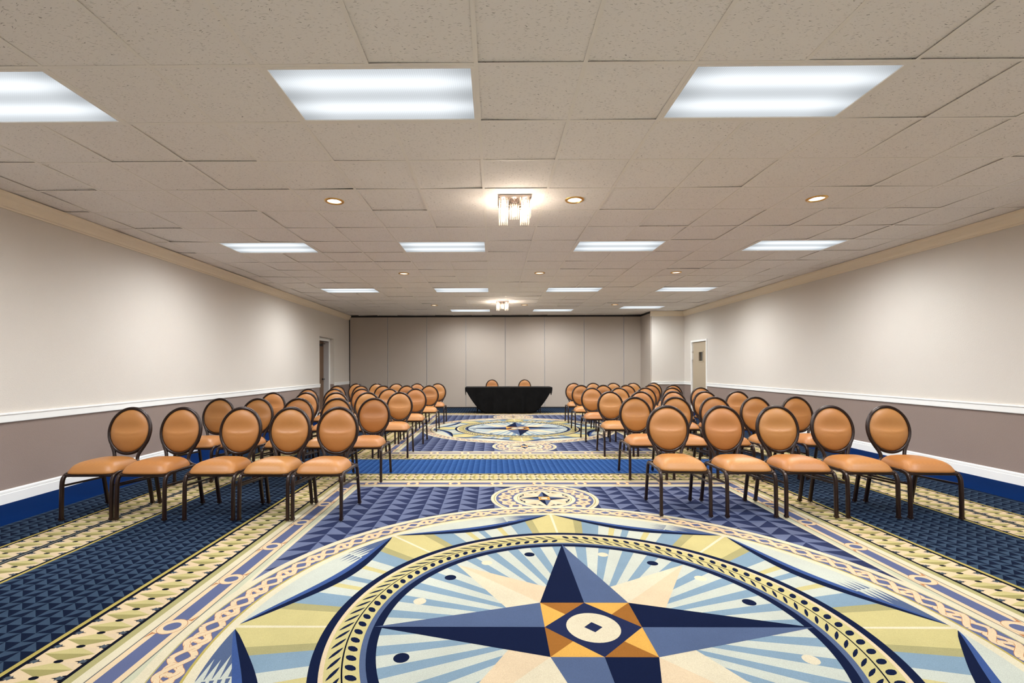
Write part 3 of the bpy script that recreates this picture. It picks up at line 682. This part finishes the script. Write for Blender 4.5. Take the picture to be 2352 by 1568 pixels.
# folding partition
pt = MB()
pt.box(XL, xp, YB - 0.02, YB + 0.10, ZC - 0.055, ZC + 0.02).box(XL, xp, YB - 0.006, YB + 0.08, 0.0, 0.030).box(XL, xp + 0.3, YB + 0.05, YB + 0.2, -0.01, ZW)
part = struct(pt.build('wall_back', M_SEAM))
us = [801, 890.3, 980.3, 1070.2, 1160.6, 1250.9, 1341.2, 1432]
DB = YB - CAMY
xs = [world(u, D=DB).x for u in us] + [max(xp + 0.0, world(1522, D=DB).x)]
xs[0] = XL + 0.035
for a, b in zip(xs[:-1], xs[1:]):
    g = 0.011; b2 = b
    p = MB().box(a + g, b2 - g, YB, YB + 0.05, 0.030, ZC - 0.055); p.box(a + g - .006, a + g, YB - 0.004, YB + 0.05, 0.03, ZC - 0.055, 1).box(b2 - g, b2 - g + .006, YB - 0.004, YB + 0.05, 0.03, ZC - 0.055, 1)
    p.build('partition_panel', [M_PART, M_JAMB], part)

MB().box(xp - 0.034, xp - 0.002, YP + 0.02, YB - 0.012, 0.030, ZC - 0.055).build('partition_panel', M_PART, part)
MB().box(xp - 0.040, xp - 0.002, YP + 0.015, YB - 0.012, ZC - 0.055, ZC + 0.01).box(xp - 0.03, xp - 0.004, YP + 0.02, YB - 0.012, 0.0, 0.03).build('track', M_SEAM, part)
# ------------------------------------------------------------------ banquet chair
def make_chair():
    r = empty('banquet_chair')
    # seat cushion: domed, rounded-rectangle plan, slightly wider at the front
    n, k = 56, 12; vs = []; fs = []
    def plan(a, s):
        c, q = cos(a), sin(a); e = 0.36
        x = (abs(c) ** e) * (1 if c > 0 else -1); y = (abs(q) ** e) * (1 if q > 0 else -1)
        w = 0.208 - 0.012 * (y + 1) / 2
        if y > 0: w -= 0.030 * y * y
        return x * w * s, y * 0.210 * s - 0.035
    prof = [(0.97, 0.3948), (0.995, 0.398), (1.0, 0.404), (0.990, 0.415), (0.960, 0.432), (0.905, 0.451), (0.82, 0.468), (0.70, 0.482), (0.54, 0.492), (0.34, 0.498), (0.12, 0.500)]
    for (s, z) in prof:
        for i in range(n):
            x, y = plan(2 * pi * i / n, s); zz = z - (0.010 * max(0, (-y - 0.12) / 0.12) ** 2 if z > 0.43 else 0); vs.append((x, y, zz))
    for j in range(len(prof) - 1):
        for i in range(n): fs.append((j * n + i, j * n + (i + 1) % n, (j + 1) * n + (i + 1) % n, (j + 1) * n + i))
    fs.append(tuple(range(n - 1, -1, -1))); fs.append(tuple((len(prof) - 1) * n + i for i in range(n)))
    m = MB(); m.add(vs, fs); m.build('seat', M_VINYL, r, smooth=60)
    # back: local frame of the oval, tilted backwards
    tilt = radians(9); oc = Vector((0, 0.250, 0.702))
    def B(x, z, d=0.0):   # d>0 towards the sitter
        return (x, oc.y + z * sin(tilt) - d * cos(tilt), oc.z + z * cos(tilt) + d * sin(tilt) * 0)
    A_, B_ = 0.190, 0.214         # centre line of the ring
    N = 64; sec = [(-0.013, -0.013), (-0.013, 0.006), (-0.009, 0.013), (-0.003, 0.014), (0.000, 0.010), (0.003, 0.014), (0.010, 0.012), (0.014, 0.005), (0.014, -0.008), (0.010, -0.014), (-0.008, -0.015)]
    vs = []; fs = []; ns = len(sec)
    for i in range(N):
        a = 2 * pi * i / N; nx, nz = cos(a) * B_, sin(a) * A_; l = sqrt(nx * nx + nz * nz); nx /= l; nz /= l
        for (o, d) in sec: vs.append(B(A_ * cos(a) + nx * o, B_ * sin(a) + nz * o, d))
    for i in range(N):
        for q in range(ns): fs.append((i * ns + q, ((i + 1) % N) * ns + q, ((i + 1) % N) * ns + (q + 1) % ns, i * ns + (q + 1) % ns))
    m = MB(); m.add(vs, fs)
    for sg in (-1, 1):
        p = []
        for q in (-22, -29, -36): p.append(Vector(B((A_ + 0.003) * cos(radians(q)) * sg, (B_ + 0.003) * sin(radians(q)), -0.002)))
        p += bez(B(sg * 0.148, -0.146), B(sg * 0.128, -0.185), (sg * 0.108, 0.206, 0.495), (sg * 0.106, 0.198, 0.450), 8)
        p += bez((sg * 0.106, 0.198, 0.450), (sg * 0.106, 0.192, 0.418), (sg * 0.135, 0.186, 0.398), (sg * 0.190, 0.170, 0.390), 6)[1:]
        m.sweep(p, [(a * 1.0, b) for a, b in rsec(0.026, 0.024, 0.3)], up=(0, 1, 0))
        m.sweep([(v.x + 0.0, v.y - 0.013, v.z) for v in p], rsec(0.010, 0.006, 0.4, 2), up=(0, 1, 0))
    m.build('back_frame', M_BRONZE, r, smooth=50)
    # padded oval, front bulging with a lumbar fold, back slightly domed
    n, K = 56, 14; vs = []; fs = []; a0, b0 = 0.179, 0.203
    def pad(rr, ang, front):
        x, z = a0 * rr * cos(ang), b0 * rr * sin(ang)
        if not front: return B(x, z, -0.012 - 0.016 * (1 - rr ** 4))
        dome = 0.030 * (1 - rr ** 5)
        lum = 0.010 * math.exp(-((z + 0.055) / 0.065) ** 2) - 0.009 * math.exp(-((z - 0.035) / 0.055) ** 2)
        fold = 0.0045 * math.exp(-((z + 0.022 - 0.9 * x * x) / 0.011) ** 2)
        return B(x, z, 0.004 + dome + (lum + fold) * (1 - rr ** 4))
    rows = [(1 - (1 - j / K) ** 1.0) for j in range(K)] 
    vs.append(pad(0, 0, True))
    for j in range(1, K + 1):
        for i in range(n): vs.append(pad(j / K, 2 * pi * i / n, True))
    for i in range(n): fs.append((0, 1 + i, 1 + (i + 1) % n))
    for j in range(K - 1):
        for i in range(n): fs.append((1 + j * n + i, 1 + (j + 1) * n + i, 1 + (j + 1) * n + (i + 1) % n, 1 + j * n + (i + 1) % n))
    o = len(vs)
    for j in range(K, 0, -2):
        for i in range(n): vs.append(pad(j / K, 2 * pi * i / n, False))
    for i in range(n): fs.append((1 + (K - 1) * n + i, o + i, o + (i + 1) % n, 1 + (K - 1) * n + (i + 1) % n))
    nj = len(range(K, 0, -2))
    for j in range(nj - 1):
        for i in range(n): fs.append((o + j * n + i, o + (j + 1) * n + i, o + (j + 1) * n + (i + 1) % n, o + j * n + (i + 1) % n))
    fs.append(tuple(o + (nj - 1) * n + i for i in range(n)))
    m = MB(); m.add(vs, fs); m.build('backrest', M_VINYL, r, smooth=70)
    # legs and frame
    ls = rsec(0.031, 0.026, 0.28)
    for sg in (-1, 1):
        p = [(sg * 0.2085, -0.250, 0.016), (sg * 0.208, -0.248, 0.18), (sg * 0.208, -0.244, 0.300)] + bez((sg * 0.208, -0.243, 0.310), (sg * 0.207, -0.240, 0.375), (sg * 0.206, -0.215, 0.394), (sg * 0.205, -0.150, 0.396), 8)[1:]
        m = MB().sweep(p, ls, up=(1, 0, 0)); m.box(sg * 0.2085 - .0145, sg * 0.2085 + .0145, -0.2645, -0.2355, 0.012, 0.030)
        lg = m.build('leg', M_BRONZE, r, smooth=40)
        MB().lathe([(0.010, 0.0), (0.0115, 0.002), (0.0115, 0.008), (0.006, 0.012)], c=(sg * 0.2085, -0.250, 0), n=14).build('foot_glide', M_GLIDE, lg, smooth=50)
        p = [(sg * 0.2085, 0.252, 0.016), (sg * 0.208, 0.216, 0.20), (sg * 0.208, 0.195, 0.300)] + bez((sg * 0.208, 0.193, 0.310), (sg * 0.207, 0.184, 0.370), (sg * 0.206, 0.172, 0.394), (sg * 0.205, 0.130, 0.396), 7)[1:]
        m = MB().sweep(p, ls, up=(1, 0, 0)); m.box(sg * 0.2085 - .0145, sg * 0.2085 + .0145, 0.2375, 0.2665, 0.012, 0.030)
        lg = m.build('leg', M_BRONZE, r, smooth=40)
        MB().lathe([(0.010, 0.0), (0.0115, 0.002), (0.0115, 0.008), (0.006, 0.012)], c=(sg * 0.2085, 0.252, 0), n=14).build('foot_glide', M_GLIDE, lg, smooth=50)
        MB().sweep([(sg * 0.2085, -0.240, 0.300), (sg * 0.2085, 0.206, 0.275)], rsec(0.012, 0.018, 0.3), up=(0, 0, 1)).build('stretcher', M_BRONZE, r, smooth=40)
    m = MB()
    for sg in (-1, 1): m.sweep([(sg * 0.205, -0.155, 0.396), (sg * 0.205, 0.135, 0.396)], [(b, a) for a, b in rsec(0.022, 0.027, 0.28)], up=(0, 0, 1))
    m.sweep([(-0.198, -0.226, 0.384), (0.198, -0.226, 0.384)], rsec(0.016, 0.022, 0.2), up=(0, 0, 1))
    m.sweep([(-0.198, 0.165, 0.384), (0.198, 0.165, 0.384)], rsec(0.016, 0.022, 0.2), up=(0, 0, 1))
    m.box(-0.196, 0.196, -0.222, 0.165, 0.386, 0.3945)
    m.build('seat_frame', M_BRONZE, r, smooth=40)
    return r
chair = make_chair(); chair_n = [0]
def put(x, y, rz, label, group):
    o = chair if chair_n[0] == 0 else copy_tree(chair); chair_n[0] += 1
    o.location = (x, y, FZ); o.rotation_euler = (0, 0, rz); tag(o, label, 'chair', group); return o
ROWS = ['front row', 'second row', 'third row', 'fourth row', 'fifth row', 'rear row']
PL = ['wall end', 'second from the wall', 'middle seat', 'second from the aisle', 'aisle end']
rr = random.Random(11)
# front row from its feet: (front-left u, front-right u, v front, back-left u, back-right u, v back)
FRONT_L = [((141, 257), (244.3, 352.4)), ((264, 379), (364.8, 469.6)), ((421, 537), (502, 605.6)), ((546.4, 662), (615, 719.5)), ((669.4, 785), (726.4, 826.7))]
FRONT_R = [((1514.8, 1632.5), (1483.4, 1588.3)), ((1667, 1787), (1608.4, 1713.5)), ((1801, 1924.2), (1733.4, 1840.4)), ((1943.6, 2066.2), (1857.6, 1968)), ((2089, 2211.5), (1985.7, 2095.9))]
FV_R = [(1188, 1150.8), (1191, 1152.5), (1191.3, 1153), (1192.8, 1154), (1195, 1155)]
for k, (f, b) in enumerate(FRONT_L):
    pf = world(sum(f) / 2, 1197.5, z=0); pb = world(sum(b) / 2, 1157.9, z=0); c = (pf + pb) / 2
    put(c.x, c.y, -atan2(pb.x - pf.x, pb.y - pf.y) * 0.7, f'orange oval-back chair in the left block, {ROWS[0]}, {PL[k]}', 'oval-back chairs of the left block')
for k, (f, b) in enumerate(FRONT_R):
    pf = world(sum(f) / 2, FV_R[k][0], z=0); pb = world(sum(b) / 2, FV_R[k][1], z=0); c = (pf + pb) / 2
    put(c.x, c.y, -atan2(pb.x - pf.x, pb.y - pf.y) * 0.7, f'orange oval-back chair in the right block, {ROWS[0]}, {PL[4 - k]}', 'oval-back chairs of the right block')
LEFT = [(5.80, (502, 590.5, 684, 772.6, 858.4)), (7.22, (626, 701, 771, 843.5, 918)), (8.45, (706.5, 767, 830, 893.5, 954.3)), (9.98, (773, 829, 880, 934, 986)), (11.30, (818, 864.5, 910, 957.5, 1005))]
RIGHT = [(5.86, (1459, 1552, 1643, 1737, 1831)), (7.27, (1401.8, 1473, 1548, 1621, 1695)), (8.62, (1359.5, 1423, 1483.5, 1545, 1611)), (9.96, (1334.5, 1386, 1439, 1495, 1547)), (11.32, (1317.5, 1363, 1409, 1455, 1502))]
for k, (D, us_) in enumerate(LEFT):
    for i, u in enumerate(us_):
        p = world(u, D=D); put(p.x, p.y - 0.25, radians(rr.uniform(-1.2, 1.2)), f'orange oval-back chair in the left block, {ROWS[k + 1]}, {PL[i]}', 'oval-back chairs of the left block')
for k, (D, us_) in enumerate(RIGHT):
    for i, u in enumerate(us_):
        p = world(u, D=D); put(p.x, p.y - 0.25, radians(rr.uniform(-1.2, 1.2)), f'orange oval-back chair in the right block, {ROWS[k + 1]}, {PL[4 - i]}', 'oval-back chairs of the right block')
for u, s in ((1130.1, 'left'), (1204.9, 'right')):
    p = world(u, D=14.72); put(p.x, p.y - 0.25, 0, f'oval-back chair behind the black draped table, {s} one', 'chairs behind the draped table')

# ------------------------------------------------------------------ draped table
tc_ = world(1167.4, D=13.60); tx, ty = tc_.x, tc_.y; TW, TD, TZ = 1.22, 0.36, 0.735
tb = tag(empty('folding_table', (tx, ty, FZ)), 'long folding table hidden under the black cloth by the partition', 'table')
MB().box(-TW, TW, -TD, TD, TZ - 0.022, TZ).build('tabletop', M_WOOD, tb, bevel=0.004)
for sx_ in (-1, 1):
    for sy_ in (-1, 1):
        m = MB(); cs = [(0.0125 * cos(a), 0.0125 * sin(a)) for a in [q * pi / 5 for q in range(10)]]
        m.sweep([(sx_ * 0.90, sy_ * 0.27, 0.0), (sx_ * 0.90, sy_ * 0.27, 0.70), (sx_ * 0.90, sy_ * 0.25, TZ - 0.022)], cs, up=(1, 0, 0)); m.build('leg', M_BLKMETAL, tb, smooth=50)
    m = MB(); m.sweep([(sx_ * 0.90, -0.27, 0.12), (sx_ * 0.90, 0.27, 0.12)], cs); m.sweep([(sx_ * 0.90, 0, 0.55), (sx_ * 0.35, 0, TZ - 0.03)], [(a * .6, b * .6) for a, b in cs]); m.build('brace', M_BLKMETAL, tb, smooth=50)
# cloth: rounded outline, so the drop shrinks towards the corners
DROP = [(0.0, 0.735), (0.62, 0.735), (0.72, 0.70), (0.78, 0.665), (0.86, 0.60), (0.95, 0.49), (1.03, 0.38), (1.11, 0.26), (1.18, 0.14), (1.24, 0.045)]
def drop(x):
    x = abs(x)
    for (a, p), (b, q) in zip(DROP[:-1], DROP[1:]):
        if x <= b: return p + (q - p) * (x - a) / (b - a)
    return 0.045
def dropend(y): return 0.045 + 0.20 * (1 - (abs(y) / TD) ** 2)
NX, NV = 120, 16; m = MB(); e = 0.012
hx, hy = TW + e, TD + e
out_ = []    # outline of the top walked round, with the local drop and outward normal
for k in range(NX + 1): x = -hx + 2 * hx * k / NX; out_.append((x, -hy, 0, -1, drop(x)))
for k in range(1, 24): y = -hy + 2 * hy * k / 24; out_.append((hx, y, 1, 0, dropend(y)))
for k in range(NX + 1): x = hx - 2 * hx * k / NX; out_.append((x, hy, 0, 1, drop(x) * 0.62))
for k in range(1, 24): y = hy - 2 * hy * k / 24; out_.append((-hx, y, -1, 0, dropend(y)))
n = len(out_); vs = []; fs = []
for j in range(NV + 1):
    t = j / NV
    for i, (x, y, nx, ny, d) in enumerate(out_):
        w = 0.020 * t * d * (sin(x * 17.0 + 1.3) + 0.6 * sin(x * 31 + y * 12)) + 0.03 * t * d
        vs.append((x + nx * w, y + ny * w, TZ + 0.004 - min(d * t, TZ - 0.002)))
for j in range(NV):
    for i in range(n): fs.append((j * n + i, j * n + (i + 1) % n, (j + 1) * n + (i + 1) % n, (j + 1) * n + i))
fs.append(tuple(range(n)))
m.add(vs, fs); cl = m.build('tablecloth', M_CLOTH, smooth=60); cl.location = (tx, ty, FZ)
sm = cl.modifiers.new('thickness', 'SOLIDIFY'); sm.thickness = 0.002; sm.offset = 1
tag(cl, 'black cloth draped over the long table, hanging in a rounded front', 'tablecloth')
